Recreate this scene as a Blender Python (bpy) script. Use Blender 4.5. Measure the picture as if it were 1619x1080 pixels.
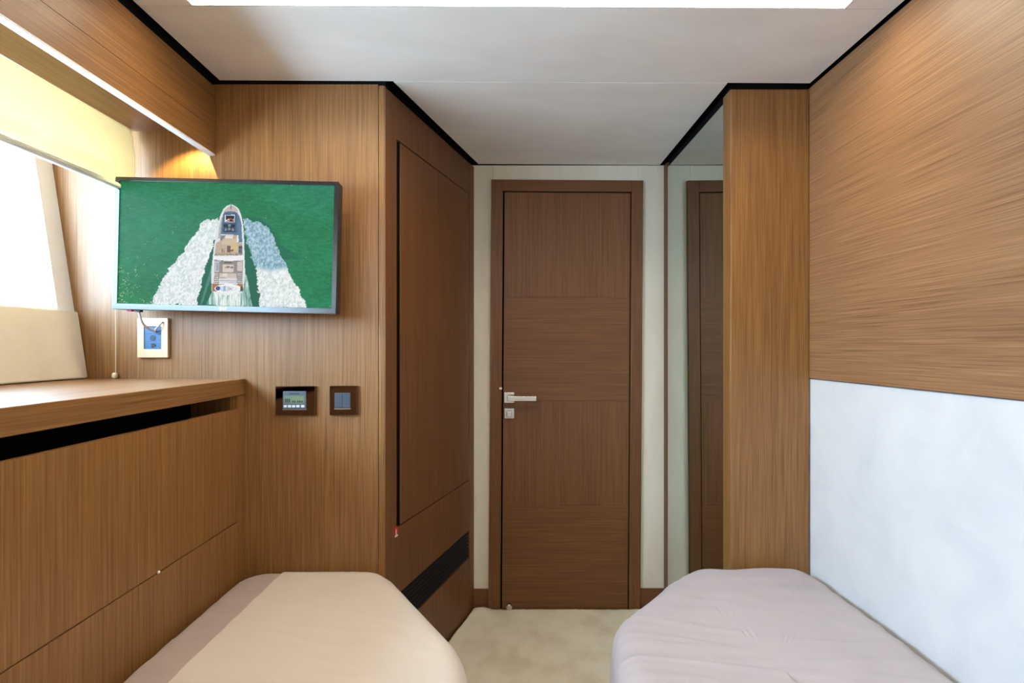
import bpy, bmesh, math
import numpy as np
from mathutils import Vector, Matrix, noise

# ------------------------------------------------------------------ scene, camera, light, exposure
S = bpy.context.scene
for o in list(bpy.data.objects):
    bpy.data.objects.remove(o, do_unlink=True)
COL = S.collection
F = 800.0          # focal length in pixels of the 1619 px wide frame
EYE = 1.18
cam = bpy.data.cameras.new('camera')
cam.sensor_width = 36.0
cam.lens = F / 1619 * 36.0
cam.shift_x = (809.5 - 805) / 1619
cam.shift_y = (549 - 540) / 1619
cam.clip_start = 0.02
cam.clip_end = 60
co = bpy.data.objects.new('camera', cam)
co.location = (0, 0, EYE)
co.rotation_euler = (math.pi / 2, 0, 0)
COL.objects.link(co)
S.camera = co
S.view_settings.view_transform = 'Standard'
S.view_settings.look = 'None'
S.view_settings.gamma = 1
S.view_settings.use_curve_mapping = False
S.view_settings.exposure = 0.0

SKY = 30.0                       # overcast daylight outside the window
LED = 98.0                       # ceiling strip and the added fill strip
POCKET_W = 0.45                  # warm strip hidden in the blind pocket
SPOT_W = 120                    # warm downlight at the end of the pocket
w = bpy.data.worlds.new('sky')
S.world = w
w.use_nodes = True
nt = w.node_tree
bg = nt.nodes['Background']
bg.inputs['Color'].default_value = (0.56, 0.75, 1.0, 1)
bg.inputs['Strength'].default_value = SKY


def lamp(name, kind, loc, rot, color, power, **kw):
    l = bpy.data.lights.new(name, kind)
    l.color = color
    l.energy = power
    for k, v in kw.items():
        if k == 'portal':
            l.cycles.is_portal = True
        else:
            setattr(l, k, v)
    o = bpy.data.objects.new(name, l)
    o.location = loc
    o.rotation_euler = rot
    COL.objects.link(o)
    return o


# portal: only guides the sampling of the real sky through the window opening
lamp('window_portal', 'AREA', (-1.50, 0.44, 1.60), (0, math.radians(-90), 0), (1, 1, 1), 1.0,
     shape='RECTANGLE', size=0.66, size_y=2.3, portal=True)
WARM = (1.0, 0.76, 0.32)

# ------------------------------------------------------------------ materials
def mat(name):
    m = bpy.data.materials.new(name)
    m.use_nodes = True
    return m, m.node_tree, m.node_tree.nodes['Principled BSDF']


def plain(name, col, rough=0.5, metal=0.0, spec=0.5, emit=None, es=1.0):
    m, t, b = mat(name)
    b.inputs['Base Color'].default_value = (*col, 1)
    b.inputs['Roughness'].default_value = rough
    b.inputs['Metallic'].default_value = metal
    b.inputs['Specular IOR Level'].default_value = spec
    if emit:
        b.inputs['Emission Color'].default_value = (*emit, 1)
        b.inputs['Emission Strength'].default_value = es
    return m


def ramp(t, stops, src, interp='LINEAR'):
    r = t.nodes.new('ShaderNodeValToRGB')
    r.color_ramp.interpolation = interp
    e = r.color_ramp.elements
    while len(e) < len(stops):
        e.new(0.5)
    for k, (p, c) in enumerate(stops):
        e[k].position = p
        e[k].color = (*c, 1)
    t.links.new(src, r.inputs[0])
    return r.outputs[0]


def wood(name, axis, *, dark=(0.118, 0.045, 0.009), mid=(0.232, 0.102, 0.025), light=(0.35, 0.172, 0.048), rough=0.55, seed=0.0, coat=0.5):
    """straight-grained veneer, grain running along the given axis"""
    m, t, b = mat(name)
    tc = t.nodes.new('ShaderNodeTexCoord')

    def layer(across, along, detail=2.0, off=0.0, dist=0.0):
        mp = t.nodes.new('ShaderNodeMapping')
        sc = [across] * 3
        sc['XYZ'.index(axis)] = along
        mp.inputs['Scale'].default_value = sc
        mp.inputs['Location'].default_value = (off + seed, off * 1.7 + seed, off * 0.6 + seed)
        t.links.new(tc.outputs['Object'], mp.inputs[0])
        n = t.nodes.new('ShaderNodeTexNoise')
        n.inputs['Scale'].default_value = 1.0
        n.inputs['Detail'].default_value = detail
        n.inputs['Roughness'].default_value = 0.6
        n.inputs['Distortion'].default_value = dist
        t.links.new(mp.outputs[0], n.inputs['Vector'])
        return n.outputs['Fac']
    fine = layer(400, 4.5, 2.0, 3.1)
    midl = layer(170, 2.2, 2.0, 7.7)
    wide = layer(11, 0.5, 2.0, 1.3)

    def add(a, b_, fa, fb):
        x = t.nodes.new('ShaderNodeMath'); x.operation = 'MULTIPLY'; x.inputs[1].default_value = fa
        t.links.new(a, x.inputs[0])
        y = t.nodes.new('ShaderNodeMath'); y.operation = 'MULTIPLY_ADD'; y.inputs[1].default_value = fb
        t.links.new(b_, y.inputs[0]); t.links.new(x.outputs[0], y.inputs[2])
        return y.outputs[0]
    s = add(fine, midl, 0.62, 0.24)
    s = add(s, wide, 1.0, 0.14)
    c = ramp(t, [(0.31, dark), (0.5, mid), (0.70, light)], s)
    t.links.new(c, b.inputs['Base Color'])
    b.inputs['Roughness'].default_value = rough
    b.inputs['Specular IOR Level'].default_value = 0.35
    b.inputs['Coat Weight'].default_value = coat
    b.inputs['Coat Roughness'].default_value = 0.40
    bp = t.nodes.new('ShaderNodeBump')
    bp.inputs['Strength'].default_value = 0.12
    bp.inputs['Distance'].default_value = 0.001
    t.links.new(fine, bp.inputs['Height'])
    t.links.new(bp.outputs[0], b.inputs['Normal'])
    return m


def cloth(name, c1, c2, rough=0.9, scale=2.5, weave=600, bump=0.15, stretch=(1, 1, 1), sheen=0.2, fine_amt=0.5):
    """fabric or suede: soft blotches plus a fine weave"""
    m, t, b = mat(name)
    tc = t.nodes.new('ShaderNodeTexCoord')
    mp = t.nodes.new('ShaderNodeMapping')
    mp.inputs['Scale'].default_value = stretch
    t.links.new(tc.outputs['Object'], mp.inputs[0])
    n = t.nodes.new('ShaderNodeTexNoise')
    n.inputs['Scale'].default_value = scale
    n.inputs['Detail'].default_value = 5
    n.inputs['Distortion'].default_value = 0.8
    t.links.new(mp.outputs[0], n.inputs['Vector'])
    n2 = t.nodes.new('ShaderNodeTexNoise')
    n2.inputs['Scale'].default_value = weave
    n2.inputs['Detail'].default_value = 2
    t.links.new(tc.outputs['Object'], n2.inputs['Vector'])
    mx = t.nodes.new('ShaderNodeMath'); mx.operation = 'MULTIPLY_ADD'
    mx.inputs[1].default_value = fine_amt * 0.5
    mx.inputs[2].default_value = -fine_amt * 0.25
    t.links.new(n2.outputs['Fac'], mx.inputs[0])
    ad = t.nodes.new('ShaderNodeMath'); ad.operation = 'ADD'
    t.links.new(n.outputs['Fac'], ad.inputs[0]); t.links.new(mx.outputs[0], ad.inputs[1])
    c = ramp(t, [(0.35, c1), (0.65, c2)], ad.outputs[0])
    t.links.new(c, b.inputs['Base Color'])
    b.inputs['Roughness'].default_value = rough
    b.inputs['Specular IOR Level'].default_value = 0.2
    b.inputs['Sheen Weight'].default_value = sheen
    bp = t.nodes.new('ShaderNodeBump')
    bp.inputs['Strength'].default_value = bump
    bp.inputs['Distance'].default_value = 0.002
    t.links.new(n2.outputs['Fac'], bp.inputs['Height'])
    t.links.new(bp.outputs[0], b.inputs['Normal'])
    return m


WV = wood('veneer_vertical', 'Z')
WH = wood('veneer_lengthwise', 'Y')
WR = wood('veneer_right_wall', 'Y', seed=8.0, coat=0.6, dark=(0.14, 0.060, 0.020), mid=(0.265, 0.130, 0.052), light=(0.38, 0.205, 0.095))
WX = wood('veneer_crosswise', 'X')
DK = dict(coat=0.25, dark=(0.088, 0.030, 0.008), mid=(0.150, 0.056, 0.016), light=(0.215, 0.090, 0.028))
DV = wood('door_veneer_vertical', 'Z', seed=3.0, **DK)
DX = wood('door_veneer_crosswise', 'X', seed=5.0, **DK)
BLACK = plain('black_recess', (0.006, 0.006, 0.007), 0.8, spec=0.1)
CEIL = cloth('ceiling_suede', (0.81, 0.75, 0.675), (0.88, 0.83, 0.76), scale=2.2, weave=350, fine_amt=0.25, stretch=(1, 2.2, 1))
FABRIC = cloth('wall_fabric', (0.74, 0.67, 0.55), (0.80, 0.74, 0.62), scale=3, weave=350, fine_amt=0.3, stretch=(3, 3, 1))
SUEDE = cloth('white_suede', (0.585, 0.59, 0.60), (0.65, 0.65, 0.645), scale=6, weave=400, fine_amt=0.2)
PADW = cloth('cream_leatherette', (0.78, 0.70, 0.56), (0.86, 0.80, 0.68), rough=0.6, scale=4, weave=350, fine_amt=0.3)
WHITE = plain('white_lining', (0.90, 0.90, 0.90), 0.5)
EDGE = plain('white_edging', (0.86, 0.83, 0.82), 0.35)
CREAM = cloth('cream_sheet', (0.62, 0.555, 0.485), (0.67, 0.60, 0.53), scale=2, weave=900, fine_amt=0.25, bump=0.1)
TAUPE = cloth('taupe_sheet', (0.40, 0.315, 0.285), (0.45, 0.36, 0.325), scale=2, weave=900, fine_amt=0.3, bump=0.1)
LILAC = cloth('greyish_lilac_sheet', (0.385, 0.335, 0.335), (0.44, 0.385, 0.385), scale=2, weave=900, fine_amt=0.3, bump=0.1)
CHROME = plain('brushed_chrome', (0.62, 0.60, 0.57), 0.25, 1.0)
SLATM = plain('black_slat', (0.008, 0.008, 0.009), 0.5, spec=0.3)
GLOSSY = plain('glossy_tv_plastic', (0.012, 0.012, 0.015), 0.22, spec=0.7)
DARKPL = plain('matt_black_plastic', (0.02, 0.02, 0.022), 0.45)
CHAMP = plain('champagne_plate', (0.70, 0.56, 0.36), 0.35, 0.35)
BRONZE = plain('polished_bronze_plate', (0.20, 0.13, 0.085), 0.07, 1.0)
GREYB = plain('grey_rocker', (0.055, 0.075, 0.10), 0.3)
GREYT = plain('grey_thermostat', (0.07, 0.09, 0.12), 0.5)
LCD = plain('lcd_green', (0.13, 0.17, 0.09), 0.5)
LCDD = plain('lcd_digits', (0.015, 0.02, 0.012), 0.4)
BTN = plain('pale_button', (0.65, 0.68, 0.70), 0.4)
BLUE = plain('blue_grey_socket', (0.05, 0.14, 0.28), 0.35)
CORD = plain('grey_white_cable', (0.62, 0.58, 0.55), 0.5)
PINK = plain('pink_plug', (0.6, 0.05, 0.2), 0.4)
RED = plain('red_sticker', (0.55, 0.02, 0.01), 0.4)
PAPER = plain('white_print', (0.9, 0.85, 0.8), 0.5)
KNOBW = plain('ivory_plastic', (0.85, 0.74, 0.52), 0.4)


def mirror_mat():
    return plain('mirror_silver', (0.60, 0.66, 0.62), 0.015, 1.0)


def glass_mat():
    m, t, b = mat('window_glass')
    out = t.nodes['Material Output']
    tr = t.nodes.new('ShaderNodeBsdfTransparent')
    tr.inputs['Color'].default_value = (0.93, 0.97, 0.97, 1)
    gl = t.nodes.new('ShaderNodeBsdfGlossy')
    gl.inputs['Roughness'].default_value = 0.02
    fr = t.nodes.new('ShaderNodeFresnel')
    fr.inputs['IOR'].default_value = 1.45
    mx = t.nodes.new('ShaderNodeMixShader')
    ge = t.nodes.new('ShaderNodeNewGeometry')      # no reflection at the leaving side of the sheet
    iv = t.nodes.new('ShaderNodeMath'); iv.operation = 'SUBTRACT'; iv.inputs[0].default_value = 1.0
    t.links.new(ge.outputs['Backfacing'], iv.inputs[1])
    mu = t.nodes.new('ShaderNodeMath'); mu.operation = 'MULTIPLY'
    t.links.new(fr.outputs[0], mu.inputs[0]); t.links.new(iv.outputs[0], mu.inputs[1])
    t.links.new(mu.outputs[0], mx.inputs[0])
    t.links.new(tr.outputs[0], mx.inputs[1])
    t.links.new(gl.outputs[0], mx.inputs[2])
    t.links.new(mx.outputs[0], out.inputs['Surface'])
    t.nodes.remove(b)
    return m


def blind_mat():
    m, t, b = mat('cream_blind_cloth')
    out = t.nodes['Material Output']
    tc = t.nodes.new('ShaderNodeTexCoord')
    n = t.nodes.new('ShaderNodeTexNoise')
    n.inputs['Scale'].default_value = 420
    t.links.new(tc.outputs['Object'], n.inputs['Vector'])
    c = ramp(t, [(0.3, (0.58, 0.46, 0.27)), (0.7, (0.66, 0.53, 0.32))], n.outputs['Fac'])
    t.links.new(c, b.inputs['Base Color'])
    b.inputs['Roughness'].default_value = 0.85
    tl = t.nodes.new('ShaderNodeBsdfTranslucent')
    tl.inputs['Color'].default_value = (0.85, 0.74, 0.50, 1)
    mx = t.nodes.new('ShaderNodeMixShader')
    mx.inputs[0].default_value = 0.008
    t.links.new(b.outputs[0], mx.inputs[1])
    t.links.new(tl.outputs[0], mx.inputs[2])
    t.links.new(mx.outputs[0], out.inputs['Surface'])
    return m


def carpet_mat():
    m, t, b = mat('beige_carpet')
    tc = t.nodes.new('ShaderNodeTexCoord')
    geo = t.nodes.new('ShaderNodeNewGeometry')
    n = t.nodes.new('ShaderNodeTexNoise')
    n.inputs['Scale'].default_value = 7
    n.inputs['Detail'].default_value = 6
    t.links.new(tc.outputs['Object'], n.inputs['Vector'])
    c = ramp(t, [(0.36, (0.72, 0.64, 0.49)), (0.52, (0.82, 0.75, 0.60)), (0.7, (0.87, 0.80, 0.66))], n.outputs['Fac'])
    # worn spot by the door, a stain of its own
    ds = t.nodes.new('ShaderNodeVectorMath'); ds.operation = 'SUBTRACT'
    ds.inputs[1].default_value = (0.017, 1.93, 0.012)
    t.links.new(geo.outputs['Position'], ds.inputs[0])
    sc = t.nodes.new('ShaderNodeVectorMath'); sc.operation = 'MULTIPLY'
    sc.inputs[1].default_value = (32, 17, 0)
    t.links.new(ds.outputs[0], sc.inputs[0])
    ln = t.nodes.new('ShaderNodeVectorMath'); ln.operation = 'LENGTH'
    t.links.new(sc.outputs[0], ln.inputs[0])
    f = ramp(t, [(0.45, (0.5, 0.5, 0.5)), (1.0, (0, 0, 0))], ln.outputs['Value'])
    mx = t.nodes.new('ShaderNodeMix'); mx.data_type = 'RGBA'
    t.links.new(f, mx.inputs[0])
    t.links.new(c, mx.inputs[6])
    mx.inputs[7].default_value = (0.70, 0.59, 0.41, 1)
    t.links.new(mx.outputs[2], b.inputs['Base Color'])
    b.inputs['Roughness'].default_value = 1.0
    b.inputs['Specular IOR Level'].default_value = 0.1
    n2 = t.nodes.new('ShaderNodeTexNoise')
    n2.inputs['Scale'].default_value = 260
    t.links.new(tc.outputs['Object'], n2.inputs['Vector'])
    bp = t.nodes.new('ShaderNodeBump')
    bp.inputs['Strength'].default_value = 0.5
    bp.inputs['Distance'].default_value = 0.004
    t.links.new(n2.outputs['Fac'], bp.inputs['Height'])
    t.links.new(bp.outputs[0], b.inputs['Normal'])
    return m


MIRROR, GLASS, BLIND, CARPET = mirror_mat(), glass_mat(), blind_mat(), carpet_mat()

# ------------------------------------------------------------------ building helpers
def tag(o, label=None, cat=None, group=None, kind=None):
    if label: o['label'] = label
    if cat: o['category'] = cat
    if group: o['group'] = group
    if kind: o['kind'] = kind
    return o


def world_loc(o):
    v = Vector((0, 0, 0))
    while o:
        v += o.location
        o = o.parent
    return v


def finish(name, bm, material, parent=None, smooth=False, recalc=True):
    """link a bmesh given in world coordinates as one object whose origin is its base"""
    if recalc:
        bmesh.ops.recalc_face_normals(bm, faces=bm.faces)
    lo = Vector([min(v.co[i] for v in bm.verts) for i in range(3)])
    hi = Vector([max(v.co[i] for v in bm.verts) for i in range(3)])
    org = Vector(((lo.x + hi.x) / 2, (lo.y + hi.y) / 2, lo.z))
    bmesh.ops.translate(bm, vec=-org, verts=bm.verts)
    me = bpy.data.meshes.new(name)
    bm.to_mesh(me)
    bm.free()
    me.materials.append(material)
    if smooth:
        for p in me.polygons: p.use_smooth = True
    o = bpy.data.objects.new(name, me)
    COL.objects.link(o)
    if parent:
        o.parent = parent
        o.location = org - world_loc(parent)
    else:
        o.location = org
    return o


def empty(name, loc):
    o = bpy.data.objects.new(name, None)
    o.location = loc
    o.empty_display_size = 0.05
    COL.objects.link(o)
    return o


def add_prism(bm, pts, z0, z1, tf=None, bev=0.0):
    """extrude a footprint; z0/z1 numbers or functions of (x, y)"""
    f0 = z0 if callable(z0) else (lambda x, y: z0)
    f1 = z1 if callable(z1) else (lambda x, y: z1)
    tf = tf or (lambda p: p)
    n = len(pts)
    a = [bm.verts.new(tf(Vector((x, y, f0(x, y))))) for x, y in pts]
    b = [bm.verts.new(tf(Vector((x, y, f1(x, y))))) for x, y in pts]
    fs = [bm.faces.new(a[::-1]), bm.faces.new(b)]
    for i in range(n):
        fs.append(bm.faces.new((a[i], a[(i + 1) % n], b[(i + 1) % n], b[i])))
    if bev:
        es = set()
        for f in fs: es.update(f.edges)
        bmesh.ops.bevel(bm, geom=list(es), offset=bev, segments=2, affect='EDGES', profile=0.5)
    return bm


def add_box(bm, x0, x1, y0, y1, z0, z1, tf=None, bev=0.0):
    return add_prism(bm, [(x0, y0), (x1, y0), (x1, y1), (x0, y1)], z0, z1, tf, bev)


def box(name, x0, x1, y0, y1, z0, z1, material, parent=None, tf=None, bev=0.0):
    return finish(name, add_box(bmesh.new(), x0, x1, y0, y1, z0, z1, tf, bev), material, parent)


def prism(name, pts, z0, z1, material, parent=None, tf=None, bev=0.0):
    return finish(name, add_prism(bmesh.new(), pts, z0, z1, tf, bev), material, parent)


def add_tube(bm, pts, r, seg=10):
    pts = [Vector(p) for p in pts]
    rings = []
    up = Vector((0.31, 0.12, 0.94)).normalized()
    for i, p in enumerate(pts):
        d = (pts[min(i + 1, len(pts) - 1)] - pts[max(i - 1, 0)]).normalized()
        s = d.cross(up)
        if s.length < 0.05: s = d.cross(Vector((1, 0, 0)))
        s.normalize()
        q = s.cross(d)
        rr = r[i] if isinstance(r, (list, tuple)) else r
        rings.append([bm.verts.new(p + (s * math.cos(a) + q * math.sin(a)) * rr) for a in [2 * math.pi * k / seg for k in range(seg)]])
    for a, b in zip(rings, rings[1:]):
        for k in range(seg):
            bm.faces.new((a[k], a[(k + 1) % seg], b[(k + 1) % seg], b[k]))
    bm.faces.new(rings[0][::-1]); bm.faces.new(rings[-1])
    return bm


def bez(p0, p1, p2, p3, n=14):
    p0, p1, p2, p3 = map(Vector, (p0, p1, p2, p3))
    return [p0 * (1 - t) ** 3 + p1 * 3 * t * (1 - t) ** 2 + p2 * 3 * t * t * (1 - t) + p3 * t ** 3 for t in [k / n for k in range(n + 1)]]


# ------------------------------------------------------------------ dimensions (metres)
YT = 1.573          # wall with the television
YD = 2.278          # wall with the door
XR = 0.943          # right wall
XM = 0.698          # mirror plane
XS = -0.915         # face of the board over the blind pocket
XC = -0.820         # front of the long cabinet
YB = -0.75          # wall behind the camera
TOP = 2.05
ceil_z = lambda x, y: 2.0045 - 0.0050 * x
left_x = lambda z: -1.320 - (z - 1.083) * 0.151
CX, CY, SL = -0.385, YT, 0.323        # wardrobe corner and the slope of its angled side
Lw = math.sqrt(1 + SL * SL)
UD = Vector((SL / Lw, 1 / Lw, 0))     # along the wardrobe side
UN = Vector((1 / Lw, -SL / Lw, 0))    # out of it, into the cabin


def wf(p):                              # local (out, along, up) -> world on the wardrobe side
    return Vector((CX, CY, 0)) + UN * p.x + UD * p.y + Vector((0, 0, p.z))


# ------------------------------------------------------------------ structure
st = lambda o: tag(o, kind='structure')
st(box('floor', -1.60, 1.05, YB - 0.1, 2.42, -0.05, 0.0, DX))
r = empty('ceiling', (0, 0.5, 2.0)); st(r)
slab = box('ceiling_void', -1.62, 1.05, YB - 0.1, 2.42, TOP, TOP + 0.04, BLACK, r)
zt = lambda x, y: ceil_z(x, y) + 0.012
LX0, LX1 = -0.770, 0.815
for ya, yb in ((YB + 0.01, -0.137), (-0.135, 1.2270)):        # each has a slot for a light strip in its far edge
    prism('ceiling_panel', [(-0.899, ya), (0.934, ya), (0.934, yb), (LX1, yb), (LX1, yb - 0.034), (LX0, yb - 0.034), (LX0, yb), (-0.899, yb)],
          ceil_z, zt, CEIL, r)
prism('ceiling_panel', [(-0.899, 1.2285), (0.934, 1.2285), (0.934, 1.5715), (-0.899, 1.5715)], ceil_z, zt, CEIL, r)
prism('ceiling_panel', [(-0.3595, 1.5735), (0.678, 1.5735), (0.678, 2.276), (-0.1385, 2.276)], lambda x, y: ceil_z(x, y) - 0.0012, zt, CEIL, r)

# wall with the television
r = empty('wall_front_left', (-0.95, YT + 0.04, 0)); st(r)
box('veneer_panel', -1.47, -0.4075, YT, YT + 0.05, 0, 1.997, WV, r)
box('black_shadow_gap', -1.47, -0.385, YT + 0.006, YT + 0.05, 1.997, TOP, BLACK, r)
# wall with the door: fabric panels, dark backing behind the seams
r = empty('wall_front', (0.27, YD + 0.05, 0)); st(r)
box('backing', -0.30, 1.05, YD + 0.012, YD + 0.06, 0, TOP, BLACK, r)
box('fabric_panel', -0.26, -0.0735, YD, YD + 0.012, 0, 1.9985, FABRIC, r)
box('fabric_panel', -0.0725, 0.5795, YD, YD + 0.012, 1.89, 1.9985, FABRIC, r)
box('fabric_panel', 0.5805, 1.0, YD, YD + 0.012, 0, 1.9985, FABRIC, r)
st(box('baseboard_front_left', -0.175, -0.094, YD - 0.010, YD, 0, 0.094, DX, bev=0.001))
st(box('baseboard_front_right', 0.589, 0.697, YD - 0.010, YD, 0, 0.096, DX, bev=0.001))
# right wall
r = empty('wall_right', (XR + 0.04, 0.4, 0)); st(r)
box('veneer_panel', XR, XR + 0.03, YB, 1.6, 1.083, 1.993, WR, r)
box('backing', XR + 0.03, XR + 0.06, YB, 2.35, 0, TOP, BLACK, r)
box('backing', XR + 0.012, XR + 0.03, YB, 1.6, 1.993, TOP, BLACK, r)
box('suede_panel', XR + 0.004, XR + 0.03, YB, 1.6, 0.20, 1.080, SUEDE, r, bev=0.002)
box('lower_panel', XR + 0.002, XR + 0.03, YB, 1.6, 0.0, 0.197, WH, r)
# pier between the right bed and the mirror
r = empty('column', (0.82, 1.62, 0)); st(r)
box('veneer_panel', 0.694, XR, 1.588, 1.645, 0, 1.991, WV, r, bev=0.004)
box('black_shadow_gap', 0.700, XR, 1.600, 1.645, 1.988, TOP, BLACK, r)
# wall behind the mirror
st(box('wall_right_hall', XM + 0.010, XM + 0.06, 1.645, YD, 0, TOP, BLACK))
# wall behind the camera
st(box('wall_rear', -1.60, 1.0, YB - 0.04, YB, 0, TOP, FABRIC))

# leaning left wall with the window opening
r = empty('wall_left', (-1.42, 0.4, 0)); st(r)
def slanted(name, y0, y1, z0, z1, material, parent, out=0.0, thick=0.07, bev=0.0):
    bm = bmesh.new()
    vs = []
    for y in (y0, y1):
        for z, dx in ((z0, out), (z1, out), (z1, -thick), (z0, -thick)):
            vs.append(bm.verts.new((left_x(z) + dx, y, z)))
    bm.faces.new(vs[0:4]); bm.faces.new(vs[4:8][::-1])
    for k in range(4):
        bm.faces.new((vs[k], vs[(k + 1) % 4], vs[4 + (k + 1) % 4], vs[4 + k]))
    if bev:
        bmesh.ops.bevel(bm, geom=bm.edges[:], offset=bev, segments=2, affect='EDGES')
    return finish(name, bm, material, parent)
WY0, WY1, WZ0, WZ1 = -0.68, 1.515, 1.295, 1.90
slanted('lining', YB, YT, 1.084, WZ0, WHITE, r)
slanted('lining', YB, WY0, WZ0, WZ1, WHITE, r)
slanted('lining', WY1, YT, WZ0, WZ1, WHITE, r)
slanted('lining', YB, YT, WZ1, TOP, WHITE, r)
slanted('padded_panel', YB + 0.01, YT - 0.002, 1.085, 1.290, PADW, r, out=0.014, thick=-0.001, bev=0.003)
box('lower_lining', -1.42, -1.345, YB, YT, 0, 1.083, WHITE, r)
r = empty('window_1', (-1.46, 0.5, WZ0)); st(r)
slanted('window_frame', WY0, WY1, WZ0, WZ0 + 0.012, WHITE, r, out=-0.012, thick=0.045)
slanted('window_frame', WY0, WY1, WZ1 - 0.02, WZ1, WHITE, r, out=-0.012, thick=0.045)
slanted('window_frame', WY1 - 0.010, WY1, WZ0 + 0.012, WZ1 - 0.02, WHITE, r, out=-0.012, thick=0.045)
slanted('window_frame', WY0, WY0 + 0.02, WZ0 + 0.02, WZ1 - 0.02, WHITE, r, out=-0.012, thick=0.045)
slanted('pane', WY0 + 0.02, WY1 - 0.010, WZ0 + 0.012, WZ1 - 0.02, GLASS, r, out=-0.026, thick=0.030)

# boarded soffit that hides the blind pocket
r = empty('trim_1', (-0.93, 0.4, 1.78)); st(r)
box('fascia_board', XS - 0.016, XS, YB, YT - 0.001, 1.780, 1.8565, WH, r)
box('fascia_board', XS - 0.016, XS, YB, YT - 0.001, 1.8580, 1.990, WH, r)
box('black_shadow_gap', XS - 0.016, XS - 0.004, YB, YT - 0.001, 1.990, TOP, BLACK, r)
box('white_edging', XS - 0.018, XS + 0.001, YB, YT - 0.001, 1.775, 1.780, EDGE, r)
box('pocket_ceiling', -1.50, XS - 0.016, YB, YT - 0.001, 1.8505, 1.870, WH, r)

# ------------------------------------------------------------------ door
r = empty('door_1', (0.2475, YD - 0.01, 0)); st(r)
fx0, fx1, fz = -0.0925, 0.5866, 1.9275
lx0, lx1, lz = -0.0400, 0.5350, 1.8760
rot = Matrix.Rotation(math.radians(0.38), 4, 'Y')
def dtf(p):
    c = Vector((0.2475, 0, 0))
    q = rot @ (p - c) + c
    return q
fb = YD - 0.018
box('door_frame', fx0, lx0 - 0.0, fb, YD, 0.0, fz, DV, r, dtf, bev=0.0015)
box('door_frame', lx1, fx1, fb, YD, 0.0, fz, DV, r, dtf, bev=0.0015)
box('door_frame', lx0, lx1, fb, YD, lz, fz, DX, r, dtf, bev=0.0012)
box('door_rebate', lx0, lx1, YD - 0.0015, YD + 0.004, 0.004, lz, BLACK, r, dtf)
leaf = box('door_leaf', lx0 + 0.008, lx1 - 0.005, YD - 0.010, YD - 0.002, 0.006, lz - 0.005, DV, r, dtf)
for z0, z1, m in ((0.006, 0.4735, DX), (0.4745, 0.9405, DV), (0.9415, 1.4045, DX), (1.4055, lz - 0.005, DV)):
    box('veneer_panel', lx0 + 0.008, lx1 - 0.005, YD - 0.0135, YD - 0.0095, z0, z1, m, leaf, dtf, bev=0.0003)
ly = YD - 0.0135
h = box('door_handle', -0.0235, 0.0235, ly - 0.009, ly, 0.931, 0.978, CHROME, leaf, bev=0.002)
bm = bmesh.new()
add_tube(bm, [(0.000, ly - 0.008, 0.9545), (0.000, ly - 0.052, 0.9545)], 0.009, 16)
add_box(bm, -0.009, 0.120, ly - 0.058, ly - 0.046, 0.944, 0.966, bev=0.0025)
lever = finish('lever', bm, CHROME, leaf)
box('lock_plate', -0.0235, 0.0235, ly - 0.008, ly, 0.861, 0.908, CHROME, leaf, bev=0.003)
box('lock_turn', -0.012, 0.012, ly - 0.030, ly - 0.008, 0.871, 0.897, CHROME, leaf, bev=0.003)
box('strike_plate', lx0 - 0.004, lx0 + 0.008, fb - 0.0015, fb + 0.002, 0.991, 1.001, KNOBW, r)
# door stop
bm = bmesh.new()
add_tube(bm, [(0.0, ly - 0.020, 0.0242), (0.0, ly - 0.018, 0.0242), (0.0, ly - 0.004, 0.0242), (0, ly - 0.0002, 0.0242)], [0.0095, 0.0135, 0.0135, 0.010], 20)
o = finish('door_stop', bm, CHROME)
tag(o, 'small round metal door stop at the foot of the brown door', 'door stop')

# ------------------------------------------------------------------ mirror
r = empty('wall_mirror', (XM, 1.95, 0))
tag(r, 'tall mirror reflecting the brown door, between the wooden pier and the door wall', 'mirror')
box('mirror_glass', XM, XM + 0.006, 1.647, 2.233, 0.02, 1.972, MIRROR, r)
box('mirror_trim', XM - 0.002, XM + 0.008, 2.233, YD - 0.001, 0.0, 1.996, DV, r)
box('mirror_trim', XM - 0.001, XM + 0.008, 1.647, 2.233, 0.0, 0.02, DV, r)

# ------------------------------------------------------------------ wardrobe with the angled side
r = empty('wardrobe', (-0.27, 1.92, 0))
tag(r, 'tall built-in wardrobe with angled brown veneer side beside the television wall', 'wardrobe')
S0, S1 = 0.068, 0.680        # opening for the door along the side
SE = 0.736
D = 0.016
box('corner_post', -0.4065, -0.3855, YT - 0.0005, YT + 0.040, 0, 1.995, WV, r, bev=0.004)
box('side_panel', -D, 0, 0.0, S0, 0, 1.988, DV, r, wf)
box('side_panel', -D, 0, S0, S1, 1.854, 1.988, DV, r, wf)
box('side_panel', -D, 0, S0, S1, 0.377, 0.594, DV, r, wf)
box('side_panel', -D, 0, S0, S1, 0.0, 0.256, DV, r, wf)
box('edge_post', -D, 0.0005, S1 + 0.003, SE, 0, 1.990, DV, r, wf)
box('carcass_back', -0.05, -D, 0.012, SE, 0.0, TOP, BLACK, r, wf)
box('wardrobe_door', -0.013, 0.0005, S0 + 0.022, S1 - 0.002, 0.5980, 1.850, DV, r, wf, bev=0.001)
box('door_edge_shade', -0.0145, -0.0012, S0 + 0.0185, S0 + 0.0219, 0.5975, 1.851, BLACK, r, wf)  # black liner: shade in the finger groove, put on as colour
g = box('vent_grille', -0.0155, -0.0125, S0, S1, 0.256, 0.377, BLACK, r, wf)
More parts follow.
